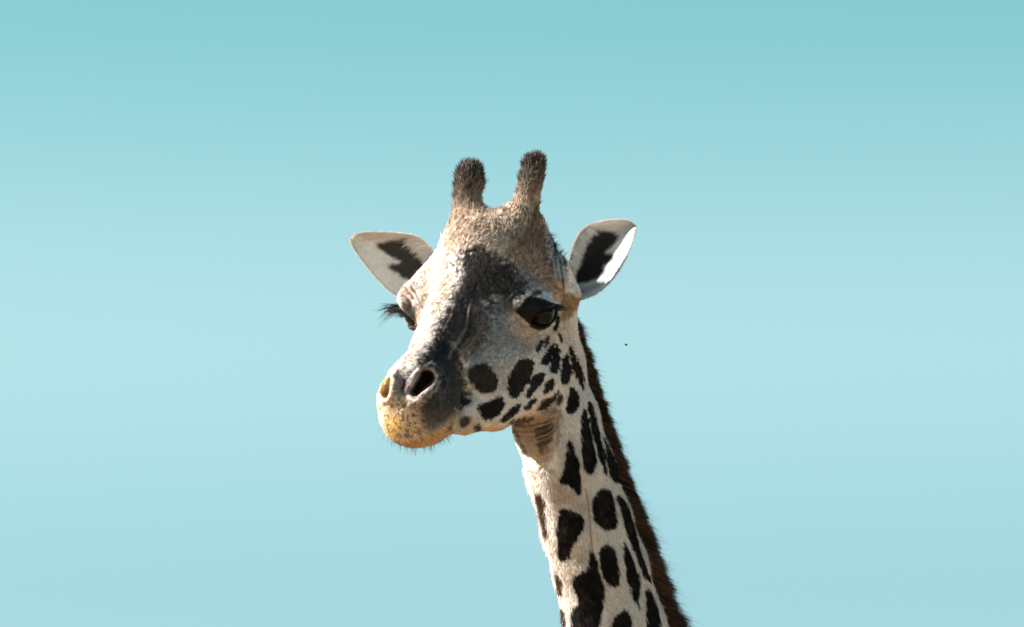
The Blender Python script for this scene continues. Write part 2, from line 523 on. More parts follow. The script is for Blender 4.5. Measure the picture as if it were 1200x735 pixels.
# soft regions of the coat: (outline, colour, softness, strength, noise amplitude)
REGIONS = [
    (L2((515, 310), (522, 250), (528, 180), (575, 180), (590, 255), (600, 175), (645, 175), (640, 255), (650, 300), (640, 320), (600, 312), (560, 290), (535, 300)), (.47, .34, .25), 9, .95, 8),
    (L2((536, 285), (575, 275), (600, 280), (604, 300), (580, 300), (555, 292)), (.62, .50, .42), 6, .6, 6),
    # pale far side of the face, warm speckled near the bridge
    (L2((455, 350), (500, 300), (535, 300), (537, 330), (520, 360), (505, 395), (490, 420), (455, 440)), (.60, .50, .43), 6, .9, 6),
    (L2((516, 332), (530, 320), (535, 335), (524, 350), (515, 370), (508, 365)), (.46, .33, .22), 6, .6, 6),
    (L2((498, 330), (504, 335), (500, 360), (494, 350)), (.50, .33, .2), 4, .6, 4),
    # brow and temple
    (L2((598, 300), (640, 290), (662, 310), (662, 350), (620, 345), (600, 335)), (.30, .215, .18), 9, .9, 7),
    (L2((628, 240), (636, 262), (648, 290), (652, 310), (635, 300), (612, 300), (618, 260)), (.17, .11, .085), 8, .85, 6),  # shaded side of the near ossicone, painted in as darker brown
    # near cheek: cool grey, with its skylit shade put into the colour
    (L2((560, 365), (600, 350), (612, 370), (635, 395), (625, 415), (600, 420), (570, 425), (550, 432), (545, 410)), (.25, .23, .23), 9, .9, 9),
    (L2((552, 415), (600, 405), (620, 408), (605, 422), (590, 460), (545, 450)), (.37, .38, .41), 9, .8, 8),
    (L2((566, 355), (585, 352), (594, 365), (588, 385), (568, 385), (562, 370)), (.30, .30, .31), 6, .7, 7),
    (L2((596, 360), (612, 372), (632, 390), (640, 400), (615, 402), (596, 385)), (.55, .46, .40), 5, .7, 4),
    (L2((590, 290), (632, 262), (640, 300), (618, 318), (598, 314)), (.26, .18, .14), 9, .8, 8),  # crown's right side: its shade painted in as a darker brown
    (L2((576, 340), (604, 345), (606, 362), (590, 372), (572, 366)), (.13, .12, .12), 7, .8, 8),
    # bridge of the nose: dark run from the forehead to the near nostril
    (L2((540, 298), (560, 291), (585, 300), (601, 312), (612, 328), (622, 344), (606, 356), (588, 351), (570, 352), (560, 364), (556, 388), (546, 402), (532, 408), (518, 426), (502, 433), (491, 428), (500, 410), (510, 394), (519, 372), (528, 350), (540, 330), (538, 312)), (.026, .021, .020), 7, .98, 10),
    (L2((533, 372), (560, 348), (578, 358), (576, 382), (562, 408), (540, 425), (524, 420), (535, 395)), (.10, .075, .066), 8, .85, 10),
    (L2((544, 362), (552, 358), (551, 384), (544, 398), (540, 385)), (.035, .032, .035), 4, .85, 6),
    (L2((516, 400), (530, 400), (540, 415), (545, 440), (520, 440), (505, 434)), (.016, .016, .020), 7, .96, 9),
    # muzzle
    (L2((500, 428), (522, 420), (545, 432), (547, 445), (549, 462), (541, 480), (526, 490), (505, 490), (490, 484), (486, 474), (500, 466), (514, 452), (515, 436)), (.032, .030, .034), 6, .97, 9),
    (L2((464, 436), (476, 432), (482, 446), (476, 466), (466, 466)), (.22, .19, .18), 4, .85, 5),
    (L2((478, 436), (486, 433), (482, 450), (478, 462), (473, 458)), (.03, .026, .028), 3, .9, 5),
    (L2((488, 428), (500, 424), (516, 430), (520, 450), (508, 464), (490, 472), (486, 462), (512, 440)), (.05, .045, .048), 4, .7, 6),
    (L2((462, 466), (480, 462), (494, 474), (500, 492), (480, 500), (462, 490)), (.55, .42, .33), 5, .8, 8),
    (L2((495, 480), (530, 476), (540, 484), (525, 498), (500, 508), (488, 495)), (.12, .092, .086), 6, .85, 8),
    (L2((436, 488), (448, 462), (462, 462), (490, 470), (496, 492), (510, 506), (540, 485), (532, 500), (510, 516), (480, 528), (440, 520)), (.70, .50, .33), 7, .9, 6),
    (L2((455, 485), (472, 482), (478, 497), (466, 510), (452, 502)), (.72, .44, .14), 6, .8, 9),
    (L2((438, 488), (450, 478), (456, 500), (448, 516), (438, 510)), (.80, .68, .58), 5, .8, 4),
    (L2((450, 440), (458, 434), (462, 446), (456, 466), (449, 462)), (.60, .36, .12), 3, .9, 2),
    (L2((500, 518), (530, 498), (548, 503), (600, 497), (655, 478), (660, 492), (600, 512), (550, 518)), (.58, .35, .17), 6, .85, 4),
    (L2((524, 490), (538, 478), (560, 488), (566, 502), (545, 512), (524, 508)), (.55, .40, .24), 5, .6, 4),
    (L2((438, 518), (445, 506), (480, 514), (515, 500), (528, 494), (530, 504), (500, 525), (460, 530)), (.58, .36, .18), 4, .8, 4),  # warm bounce from the ground, painted along the lip's bottom edge
    # round the eye
    (L2((602, 366), (612, 353), (621, 347), (630, 348), (640, 352), (652, 356), (663, 359), (663, 363), (654, 364), (652, 371), (648, 379), (641, 385), (631, 387), (622, 383), (615, 376), (609, 370)), (.014, .012, .012), 1.6, 1.0, 1.5),
    (L2((616, 351), (624, 341), (632, 340), (635, 345), (627, 349)), (.03, .025, .022), 2, .9, 2),
    (L2((630, 348), (638, 343.5), (651, 350), (658, 352), (658, 357), (651, 355.5), (640, 351.5)), (.60, .62, .62), 1.2, .95, 1),
    (L2((655, 342), (664, 340), (674, 345), (684, 352), (668, 372), (660, 384), (656, 372), (657, 355)), (.33, .20, .10), 3, .85, 4),
    (L2((656, 376), (664, 372), (668, 395), (664, 402), (658, 392)), (.62, .54, .47), 2.5, .8, 2),
    # far eye
    (L2((470, 352), (488, 356), (489, 378), (484, 396), (478, 398), (474, 380)), (.03, .022, .02), 2.5, .95, 2),
    (L2((466, 342), (484, 332), (492, 350), (484, 356), (470, 356)), (.36, .25, .20), 4, .7, 4),
    # poll behind the near ossicone: black and pale streaks
    (L2((640, 268), (652, 288), (664, 300), (662, 335), (650, 325), (640, 300)), (.035, .032, .035), 3, .9, 3),
    (L2((637, 262), (644, 278), (648, 300), (644, 312), (638, 290)), (.52, .54, .56), 2, .8, 2),
    (L2((652, 292), (657, 293), (660, 320), (657, 334), (652, 315)), (.52, .54, .56), 2, .8, 2),
    # throat
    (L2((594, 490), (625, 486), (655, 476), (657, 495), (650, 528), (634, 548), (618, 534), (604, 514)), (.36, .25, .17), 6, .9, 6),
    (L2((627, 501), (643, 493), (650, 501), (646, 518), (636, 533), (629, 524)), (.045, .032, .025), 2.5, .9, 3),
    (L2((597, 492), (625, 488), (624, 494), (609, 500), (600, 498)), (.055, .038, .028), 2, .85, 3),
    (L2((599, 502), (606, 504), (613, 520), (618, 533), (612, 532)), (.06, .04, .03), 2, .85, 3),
    (L2((648, 575), (655, 560), (676, 580), (690, 600), (680, 600), (660, 590), (648, 600)), (.50, .38, .28), 7, .6, 4),
    (L2((640, 620), (655, 665), (688, 640), (686, 655), (662, 690), (652, 668)), (.50, .38, .28), 8, .5, 4),
]
RIM = L((486, 465), (496, 460), (507, 450), (513.5, 439), (509, 431), (500, 431))
RIM2 = L((500, 431), (491, 437), (483, 447), (480, 458))
RIM_F = L((463, 437), (466, 446), (463, 458), (458, 467))
FOLD = L((541, 440), (552, 430), (562, 419), (571, 409), (581, 405))
WHITES = [L((672, 425), (686, 455), (697, 490), (708, 525), (716, 548)), L((727, 570), (745, 618), (762, 665), (776, 715), (784, 745)),
          L((664, 372), (668, 400), (690, 440))]

VEIN1 = L((553, 352), (549, 368), (546, 385), (538, 398), (530, 410), (527, 420))
VEIN2 = L((566, 372), (560, 390), (552, 402), (540, 415))
VEIN3 = L((639, 262), (646, 285), (651, 325))
VEIN4 = L((655, 294), (660, 312), (663, 335))
VEIN5 = L((649, 282), (656, 305), (660, 338))
VEIN6 = L((686, 572), (690, 600), (693, 640), (697, 655))

def cell_patches(P):
    """reticulated pattern for the sides nobody looks at straight on"""
    s = 34.0
    g = P / s
    g = g * np.array([1.2, .75, 1.2])
    i = np.floor(g).astype(np.int64)
    f1 = np.full(len(P), 9.); f2 = np.full(len(P), 9.)
    for dx in (-1, 0, 1):
        for dy in (-1, 0, 1):
            for dz in (-1, 0, 1):
                j = i + np.array([dx, dy, dz])
                k = j & 63
                o = np.stack([_T[k[:, 0], k[:, 1], k[:, 2]], _T[k[:, 1], k[:, 2], k[:, 0]], _T[k[:, 2], k[:, 0], k[:, 1]]], 1)
                d = np.sqrt(((j + .15 + .7 * o - g) ** 2).sum(1))
                m = d < f1
                f2 = np.where(m, f1, np.minimum(f2, d)); f1 = np.where(m, d, f1)
    return f2 - f1

def sdv_full(ix, v, n):
    a = np.zeros(n); a[ix] = v
    return a

def coat(P, N):
    n1 = fbm(P, 7, 1); n2 = fbm(P * np.array([1, 1, 1.]), 2.6, 5, 2); n3 = fbm(P, 30, 9)
    fine_n = noise(P, 1.6, 12)
    col = np.tile(np.array([.78, .675, .615]), (len(P), 1))
    col *= (1 + .10 * n3 + .08 * n1 + .05 * fine_n)[:, None]
    p2 = P[:, :2]
    front = np.clip((N[:, 2] + .25) / .15, 0, 1)
    Ps = np.stack([P[:, 0] * .94 + P[:, 1] * .34, (P[:, 1] * .94 - P[:, 0] * .34) * .22, P[:, 2] * .5], 1)
    streak = noise(Ps, 1.9, 15)
    Pv = P * np.array([1, .3, 1])
    vst = noise(Pv, 2.0, 17)
    pw = p2 + np.stack([n1, noise(P, 7, 20)], 1) * .8
    def lay(mask, c):
        nonlocal col
        col = col * (1 - mask[:, None]) + np.array(c) * mask[:, None]
    def bbox(poly, m):
        lo = poly.min(0) - m; hi = poly.max(0) + m
        return np.where((p2[:, 0] > lo[0]) & (p2[:, 0] < hi[0]) & (p2[:, 1] > lo[1]) & (p2[:, 1] < hi[1]))[0]
    for poly, c, soft, st, amp in REGIONS:
        ix = bbox(poly, soft + amp)
        if not len(ix): continue
        sdv = poly_sd(p2[ix], poly) + amp * (n1[ix] * .6 + n2[ix] * .7)
        m = np.clip(.5 - sdv / (2 * soft), 0, 1)
        m = m * m * (3 - 2 * m) * st * (front[ix] if True else 1)
        mm = np.zeros(len(P)); mm[ix] = m
        v = (1 + .28 * n2 + .15 * fine_n)
        cc = np.array(c) * v[:, None]
        if sum(c) / 3 < .05 and soft > 2.2:
            cc = cc + np.array((.11, .082, .07)) * np.clip(n2 * .5 + vst * .7 + n1 * .7 + n3 * .9 - .2, 0, 1)[:, None]
        col = col * (1 - mm[:, None]) + cc * mm[:, None]
    mott = np.clip(1 + .24 * n2 + .22 * n1 + .12 * fine_n, .4, 1.6)
    headm = np.clip((P[:, 1] - (367.5 - 470)) / 60, 0, 1) * np.clip(1 - ((P[:, 0] * .9 - P[:, 1] * .35) - 60) / 20, 0, 1)
    col = col * (1 + (mott - 1) * headm)[:, None]
    # ossicone tips darken
    for pts, y0 in ((HORN_N, 224), (HORN_F, 236)):
        x = pts[-1][0]
        on_h = (np.abs(P[:, 0] - x) < 40)
        col = col * (1 + .75 * (vst * np.clip((P[:, 1] - (367.5 - 275)) / 15, 0, 1) * on_h))[:, None]
        t = np.clip((P[:, 1] - (367.5 - y0 - 6) + 7 * n1 + 12 * vst) / 30, 0, 1) * on_h
        lay(t ** .8 * .93, (.026, .020, .019))
    # pale rims, folds, streaks
    for ln, w, c, st in ((RIM, 1.9, (.60, .43, .38), .9), (RIM2, 3.0, (.22, .165, .15), .85), (RIM_F, 1.8, (.62, .45, .32), .9), (FOLD, 1.2, (.36, .27, .22), .6),
                         (WHITES[0], 1.0, (.66, .60, .55), .8), (WHITES[1], 1.3, (.66, .60, .55), .9), (WHITES[2], 1.6, (.66, .6, .54), .5), (VEIN1, 1.3, (.34, .24, .18), .55), (VEIN2, 1.3, (.30, .21, .17), .55), (VEIN3, 1.2, (.58, .60, .62), .7), (VEIN4, 1.2, (.58, .60, .62), .7), (VEIN5, 1.3, (.02, .018, .02), .8), (VEIN6, 1.2, (.25, .17, .13), .7)):
        ix = bbox(ln, 3 * w)
        if not len(ix): continue
        d, arc = poly_line_dist(p2[ix], ln)
        mm = np.zeros(len(P)); mm[ix] = np.exp(-(d / w) ** 2) * st * front[ix]
        lay(mm, c)
    # inside the nostrils
    nc = nostril_cuts(P)
    for d in nc:
        m = np.clip(.5 - (d + 2.2) / 3.6, 0, 1) * (P[:, 2] > 120)
        lay(m, (.012, .010, .010) if d is nc[0] else (.16, .085, .03))
    # speckles over snout, lips and face
    sp = np.clip((noise(P, 2.6, 31) + .35 * noise(P, 6, 33) - .22) * 4, 0, 1)
    snout = np.clip(1 - np.hypot((p2[:, 0] - (478 - 600)) / 50, (p2[:, 1] - (367.5 - 480)) / 42), 0, 1) ** .5 * front
    lay(sp * snout * .85, (.09, .055, .04))
    fl = L2((462, 440), (478, 400), (500, 330), (520, 300), (540, 310), (520, 360), (500, 410), (480, 436))
    ix = bbox(fl, 6)
    m = np.zeros(len(P)); m[ix] = np.clip(.5 - (poly_sd(p2[ix], fl) + 3 * n1[ix]) / 8, 0, 1)
    lay(sp * m * .75, (.22, .14, .09))
    hd = L2((520, 300), (530, 240), (640, 240), (650, 320), (600, 350), (560, 420), (540, 380))
    ix = bbox(hd, 6)
    m = np.zeros(len(P)); m[ix] = np.clip(.5 - poly_sd(p2[ix], hd) / 8, 0, 1)
    sp2 = np.clip((noise(P, 3.4, 41) - .25) * 3, 0, 1)
    lay(sp2 * m * .55 * front, (.10, .07, .055))
    col = col * (1 + .35 * vst * m)[:, None]
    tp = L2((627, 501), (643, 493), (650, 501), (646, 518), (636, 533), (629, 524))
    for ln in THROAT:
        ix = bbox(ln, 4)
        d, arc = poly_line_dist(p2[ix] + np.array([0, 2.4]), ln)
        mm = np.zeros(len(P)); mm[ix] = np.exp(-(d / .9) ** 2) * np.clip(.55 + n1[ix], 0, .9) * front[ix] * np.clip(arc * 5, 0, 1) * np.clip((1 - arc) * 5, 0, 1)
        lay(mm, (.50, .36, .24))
    # spots
    for cx, cy in ((596, 382), (602, 384), (604, 373), (608, 395), (616, 396), (592, 398), (611, 403), (584, 408), (600, 408)):
        d = np.hypot(p2[:, 0] - (cx - 600), p2[:, 1] - (367.5 - cy))
        lay(np.exp(-(d / 1.1) ** 2) * .8 * front, (.05, .035, .03))
    # named patches
    for poly, c, soft in PATCHES:
        ix = bbox(poly, 6)
        if not len(ix): continue
        big = .25 if np.prod(np.ptp(poly, axis=0)) < 330 else 1.0
        sdv = poly_sd(pw[ix], poly) + 1.2 * n2[ix] + .6 * fine_n[ix] + (1.7 * np.clip((367.5 - 455 - p2[ix, 1]) / 60, .55, 1)) * streak[ix] - np.where(p2[ix, 1] > 367.5 - 495, .8 * big, .3) + np.where(p2[ix, 1] > 367.5 - 495, 1.6 * big, 0) * noise(P[ix] * np.array([1, .6, 1]), 2.2, 44)
        m = np.clip(.5 - sdv / (2 * soft), 0, 1) * front[ix]
        mm = np.zeros(len(P)); mm[ix] = m
        cc = np.array(c) * (1 + .2 * n1 + .2 * n2)[:, None] + np.array((.034, .019, .010)) * np.clip(n1 * 1.5 + .1, 0, 1)[:, None] * np.clip(-sdv_full(ix, sdv, len(P)) / 8, 0, 1)[:, None]
        # a little warmth in the middle of each patch
        col = col * (1 - mm[:, None]) + cc * mm[:, None]
    # other side and below
    cp = cell_patches(P + np.stack([n1, n2, n1], 1) * 2)
    back = (1 - front)
    skip = (P[:, 1] > 367.5 - 380)
    m = np.clip((cp - .16) * 14, 0, 1) * back * ~skip
    lay(m, DARK)
    return np.clip(col, .005, .85)

# ------------------------------------------------------------------ materials
def mat(name, rough=.6, attr='coat', spec=.25, sheen=0.0, bump=0.0, base=None, noise_amt=.0, trans=0.0):
    m = bpy.data.materials.new(name)
    m.use_nodes = True
    t = m.node_tree
    b = t.nodes['Principled BSDF']
    b.inputs['Roughness'].default_value = rough
    b.inputs['Specular IOR Level'].default_value = spec
    if sheen:
        b.inputs['Sheen Weight'].default_value = sheen
        b.inputs['Sheen Roughness'].default_value = .4
    if base is None:
        a = t.nodes.new('ShaderNodeAttribute'); a.attribute_name = attr
        src = a.outputs['Color']
    else:
        rg = t.nodes.new('ShaderNodeRGB'); rg.outputs[0].default_value = (*base, 1); src = rg.outputs[0]
    if noise_amt:
        tc = t.nodes.new('ShaderNodeTexCoord')
        nz = t.nodes.new('ShaderNodeTexNoise'); nz.inputs['Scale'].default_value = 420; nz.inputs['Detail'].default_value = 4
        t.links.new(tc.outputs['Object'], nz.inputs['Vector'])
        mr = t.nodes.new('ShaderNodeMapRange'); mr.inputs[3].default_value = 1 - noise_amt; mr.inputs[4].default_value = 1 + noise_amt
        t.links.new(nz.outputs['Fac'], mr.inputs[0])
        vm = t.nodes.new('ShaderNodeVectorMath'); vm.operation = 'SCALE'
        t.links.new(src, vm.inputs[0]); t.links.new(mr.outputs[0], vm.inputs['Scale'])
        src = vm.outputs[0]
        if bump:
            bp = t.nodes.new('ShaderNodeBump'); bp.inputs['Strength'].default_value = bump; bp.inputs['Distance'].default_value = .002
            t.links.new(nz.outputs['Fac'], bp.inputs['Height']); t.links.new(bp.outputs[0], b.inputs['Normal'])
    t.links.new(src, b.inputs['Base Color'])
    if trans:
        tr = t.nodes.new('ShaderNodeBsdfTranslucent')
        t.links.new(src, tr.inputs['Color'])
        mx = t.nodes.new('ShaderNodeMixShader'); mx.inputs[0].default_value = trans
        t.links.new(b.outputs[0], mx.inputs[1]); t.links.new(tr.outputs[0], mx.inputs[2])
        t.links.new(mx.outputs[0], t.nodes['Material Output'].inputs['Surface'])
    return m

M_SKIN = mat('skin', .62, noise_amt=.25, bump=.5)
M_FUR = mat('fur', .6, spec=.10, trans=.10)
M_MANE = mat('mane_hair', .5, spec=.15)
M_EAR = mat('ear_skin', .6, noise_amt=.2, trans=.12)
M_LASH = mat('lash', .45, base=(.008, .007, .007))

# ------------------------------------------------------------------ object helpers
BASE = to_world(P3(735, 735, -400)); BASE = np.array([BASE[0], BASE[1], 0.0])
root = bpy.data.objects.new('giraffe', None)
sc.collection.objects.link(root)
root.location = BASE
root['label'] = 'spotted giraffe with two furry ossicones looking left against the plain sky'
root['category'] = 'giraffe'

def link(name, data, parent, mat_=None, kind=None):
    o = bpy.data.objects.new(name, data)
    sc.collection.objects.link(o)
    if mat_ is not None: data.materials.append(mat_)
    o.parent = parent
    if kind: o['kind'] = kind
    return o

def local(V):
    return to_world(V) - BASE

def mesh_np(name, V, Q, parent, m, cols=None, raw=False, smooth_=True):
    me = bpy.data.meshes.new(name)
    v = V if raw else local(V)
    me.vertices.add(len(v)); me.vertices.foreach_set('co', v.astype(np.float32).ravel())
    k = Q.shape[1]
    me.loops.add(Q.size); me.loops.foreach_set('vertex_index', Q.astype(np.int32).ravel())
    me.polygons.add(len(Q))
    me.polygons.foreach_set('loop_start', np.arange(0, Q.size, k, dtype=np.int32))
    me.polygons.foreach_set('loop_total', np.full(len(Q), k, np.int32))
    me.update(calc_edges=True)
    if smooth_: me.polygons.foreach_set('use_smooth', np.ones(len(Q), bool))
    if cols is not None:
        a = me.attributes.new('coat', 'FLOAT_COLOR', 'POINT')
        a.data.foreach_set('color', np.concatenate([cols, np.ones((len(cols), 1))], 1).astype(np.float32).ravel())
    return link(name, me, parent, m)

def hair(name, pts, rad, cols, parent, m, kind='stuff'):
    """pts (n, k, 3) in modelling units"""
    n, k = pts.shape[:2]
    hc = bpy.data.hair_curves.new(name)
    hc.add_curves([k] * n)
    hc.attributes['position'].data.foreach_set('vector', local(pts.reshape(-1, 3)).astype(np.float32).ravel())
    r = hc.attributes.new('radius', 'FLOAT', 'POINT') if 'radius' not in hc.attributes else hc.attributes['radius']
    taper = np.linspace(1, .15, k) ** .8
    r.data.foreach_set('value', (np.asarray(rad)[:, None] * taper * K).astype(np.float32).ravel())
    a = hc.attributes.new('coat', 'FLOAT_COLOR', 'POINT')
    c = np.repeat(np.concatenate([cols, np.ones((n, 1))], 1)[:, None], k, 1)
    a.data.foreach_set('color', c.astype(np.float32).ravel())
    return link(name, hc, parent, m, kind)

def scatter(V, Q, weight, n):
    """n points over quads"""
    A = np.linalg.norm(np.cross(V[Q[:, 2]] - V[Q[:, 0]], V[Q[:, 3]] - V[Q[:, 1]]), axis=1) * weight
    c = np.cumsum(A); f = np.searchsorted(c, rng.random(n) * c[-1])
    f = np.minimum(f, len(Q) - 1)
    u, v = rng.random(n)[:, None], rng.random(n)[:, None]
    q = Q[f]
    w = [(1 - u) * (1 - v), u * (1 - v), u * v, (1 - u) * v]
    return q, w, f

def interp(A, q, w):
    return sum(A[q[:, i]] * w[i] for i in range(4))

def strands(P, dirn, length, droop, k=4, jit=.0):
    """curves from P along dirn, bending by droop (vectors)"""
    t = np.linspace(0, 1, k)[None, :, None]
    return P[:, None] + dirn[:, None] * (length[:, None, None] * t) + droop[:, None] * (length[:, None, None] * t * t)

def unit(v): return v / (np.linalg.norm(v, axis=-1, keepdims=True) + 1e-9)

# ------------------------------------------------------------------ ground
def build_ground():
    me = bpy.data.meshes.new('ground')
    n = 48
    rs = [0, 4, 10, 25, 60, 150, 400, 1200, 4000, 12000]
    V = [(0, 0, 0)]; F = []
    for r in rs[1:]:
        for i in range(n):
            a = 2 * math.pi * i / n
            V.append((r * math.cos(a), r * math.sin(a), 0))
    for i in range(n): F.append((0, 1 + i, 1 + (i + 1) % n))
    for k in range(len(rs) - 2):
        for i in range(n):
            a = 1 + k * n + i; b = 1 + k * n + (i + 1) % n
            F.append((a, a + n, b + n, b))
    me.from_pydata(V, [], F)
    o = bpy.data.objects.new('ground', me); sc.collection.objects.link(o)
    o['kind'] = 'structure'
    m = bpy.data.materials.new('dry_grass'); m.use_nodes = True
    t = m.node_tree; b = t.nodes['Principled BSDF']; b.inputs['Roughness'].default_value = .95
    nz = t.nodes.new('ShaderNodeTexNoise'); nz.inputs['Scale'].default_value = .4; nz.inputs['Detail'].default_value = 8
    tc = t.nodes.new('ShaderNodeTexCoord'); t.links.new(tc.outputs['Object'], nz.inputs['Vector'])
    cr = t.nodes.new('ShaderNodeValToRGB')
    cr.color_ramp.elements[0].color = (.20, .13, .065, 1); cr.color_ramp.elements[0].position = .3
    cr.color_ramp.elements[1].color = (.28, .20, .11, 1); cr.color_ramp.elements[1].position = .7
    t.links.new(nz.outputs['Fac'], cr.inputs[0]); t.links.new(cr.outputs[0], b.inputs['Base Color'])
    me.materials.append(m)
build_ground()

# ------------------------------------------------------------------ body: head and neck
V, Q = surface_nets(body_sdf, (-175, Y_CUT - 6, -200), (240, 215, 262), 2.0)
V, Q = subdivide(V, Q)
V = project(body_sdf, V, 2)
N = vnormals(V, Q)
V = V + N * relief(V, N)[:, None]
V = V + N * (fbm(V, 5, 6, 2) * .12 + fbm(V, 9, 3, 3) * .4 + fbm(V, 40, 4, 2) * .8)[:, None]
N = vnormals(V, Q)
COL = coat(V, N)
print('body verts', len(V))

fc = V[Q].mean(1)
is_hn = (fc[:, 1] > 367.5 - 246) & (fc[:, 0] > -22)
is_hf = (fc[:, 1] > 367.5 - 250) & (fc[:, 0] <= -22)
rest = ~(is_hn | is_hf)
def sub(mask):
    q = Q[mask]
    u, inv = np.unique(q, return_inverse=True)
    return V[u], inv.reshape(q.shape), COL[u]
v, q, c = sub(rest)
body = mesh_np('body', v, q, root, M_SKIN, c)
v, q, c = sub(is_hn)
horn_n = mesh_np('ossicone', v, q, root, M_SKIN, c)
v, q, c = sub(is_hf)
horn_f = mesh_np('ossicone.001', v, q, root, M_SKIN, c)


# ------------------------------------------------------------------ eyes
def build_eye(name, E, side):
    n, up, tg = eye_axes(side)
    vs, fs = [], []
    nu, nv = 32, 20
    for i in range(nv + 1):
        th = math.pi * i / nv
        for j in range(nu):
            ph = 2 * math.pi * j / nu
            r = EYE_R * (1.0 + (.07 * max(0, math.cos(th) - .72) / .28))      # cornea bulge
            vs.append(E + r * (math.cos(th) * n + math.sin(th) * (math.cos(ph) * tg + math.sin(ph) * up)))
    for i in range(nv):
        for j in range(nu):
            fs.append((i * nu + j, (i + 1) * nu + j, (i + 1) * nu + (j + 1) % nu, i * nu + (j + 1) % nu))
    Vv = np.array(vs)
    ang = np.repeat(np.cos(np.pi * np.arange(nv + 1) / nv), nu)
    col = np.where((ang > .93)[:, None], (.002, .002, .002), np.where((ang > .72)[:, None], (.007, .004, .003), (.012, .008, .007)))
    return mesh_np(name, Vv, np.array(fs), root, M_EYE, col)
M_EYE = mat('eyeball', .04, spec=.19)
M_EYE.node_tree.nodes['Principled BSDF'].inputs['Coat Weight'].default_value = .0
M_EYE.node_tree.nodes['Principled BSDF'].inputs['Coat Roughness'].default_value = .03
eye_n = build_eye('eye', EYE_N, 1)
eye_f = build_eye('eye.001', EYE_F, -1)

def lashes(E, side, n, ln, parent, name):
    nrm, up, tg = eye_axes(side)
    x = rng.uniform(-19, 14, n)
    hx = np.clip(1 - (x / 19.0) ** 2, 0, 1)
    y = (11.0 if side > 0 else 9.5) * hx ** .7 + rng.normal(0, .6, n) + .8
    r2 = np.clip((EYE_R + 3.4) ** 2 - x * x - y * y, 4, None)
    P = E + x[:, None] * tg + y[:, None] * up + np.sqrt(r2)[:, None] * nrm
    D = unit(nrm * .85 + up * (.35 if side > 0 else .1) - tg * (.6 if side > 0 else .35) + rng.normal(0, .08, (n, 3)))
    l = ln * rng.uniform(.6, 1.1, n) * (1 + .9 * np.clip(-x / 19, -.6, 1))
    dr = np.array([0, -1.0, 0]) * rng.uniform(.1, .6, (n, 1)) + rng.normal(0, .08, (n, 3))
    return hair(name, strands(P, D, l, dr, 5), np.full(n, .42), np.tile((.008, .007, .007), (n, 1)), parent, M_LASH)
lashes(EYE_N, 1, 130, 8.5, eye_n, 'eyelash')
lashes(EYE_F, -1, 190, 20, eye_f, 'eyelash.001')

# ------------------------------------------------------------------ ears
def resample(pts, n):
    p = np.array(pts, float)
    for _ in range(2):
        q = [p[0]]
        for a, b in zip(p[:-1], p[1:]): q += [a * .75 + b * .25, a * .25 + b * .75]
        q.append(p[-1]); p = np.array(q)
    d = np.concatenate([[0], np.cumsum(np.linalg.norm(np.diff(p, axis=0), axis=1))])
    t = np.linspace(0, d[-1], n)
    return np.stack([np.interp(t, d, p[:, i]) for i in range(2)], 1)

def build_ear(name, upper, lower, depth, zones, base_col):
    ns, nt_ = 60, 44
    U = resample([XY(*p) for p in upper], ns); W_ = resample([XY(*p) for p in lower], ns)
    s = np.linspace(0, 1, ns)[:, None]; t = np.linspace(0, 1, nt_)[None, :]
    xy = U[:, None] * (1 - t[..., None]) + W_[:, None] * t[..., None]
    w = depth(s, t)
    F = np.concatenate([xy, w[..., None]], -1)
    gs = np.gradient(F, axis=0); gt = np.gradient(F, axis=1)
    Nn = unit(np.cross(gs, gt)); Nn[Nn[..., 2] < 0] *= -1
    th = 3.4 * np.minimum(1, 6 * np.minimum(np.minimum(t, 1 - t), 1 - s) + .12)
    B = F - Nn * th[..., None]
    Vv = np.concatenate([F.reshape(-1, 3), B.reshape(-1, 3)])
    idx = np.arange(ns * nt_).reshape(ns, nt_)
    f = np.stack([idx[:-1, :-1], idx[:-1, 1:], idx[1:, 1:], idx[1:, :-1]], -1).reshape(-1, 4)
    o = ns * nt_
    b = f[:, ::-1] + o
    rim = []
    for a0, a1 in list(zip(idx[:-1, 0], idx[1:, 0])) + list(zip(idx[1:, -1], idx[:-1, -1])) + list(zip(idx[0, 1:], idx[0, :-1])) + list(zip(idx[-1, :-1], idx[-1, 1:])):
        rim.append((a0, a1, a1 + o, a0 + o))
    Fq = np.concatenate([f, b, np.array(rim)])
    Vv = Vv + (fbm(Vv, 12, 60) * .9)[:, None] * np.array([.2, .2, 1])
    P = Vv
    n1 = fbm(P, 5, 51); n2 = noise(P, 1.8, 52)
    col = np.tile(np.array(base_col), (len(P), 1)) * (1 + .1 * n1 + .05 * n2)[:, None]
    for poly, c, soft, st, amp in zones:
        m = np.clip(.5 - (poly_sd(P[:, :2], poly) + amp * .6 * n1 + amp * .5 * n2 - .8) / (2 * soft), 0, 1) * st
        m[o:] = 0
        col = col * (1 - m[:, None]) + np.array(c) * m[:, None]
    col[o:] = np.array((.62, .50, .38)) * (1 + .2 * n1[o:])[:, None]
    e = mesh_np(name, Vv, Fq, root, M_EAR, np.clip(col, .005, .9))
    return e, Vv[:o], f, col[:o], F, Nn

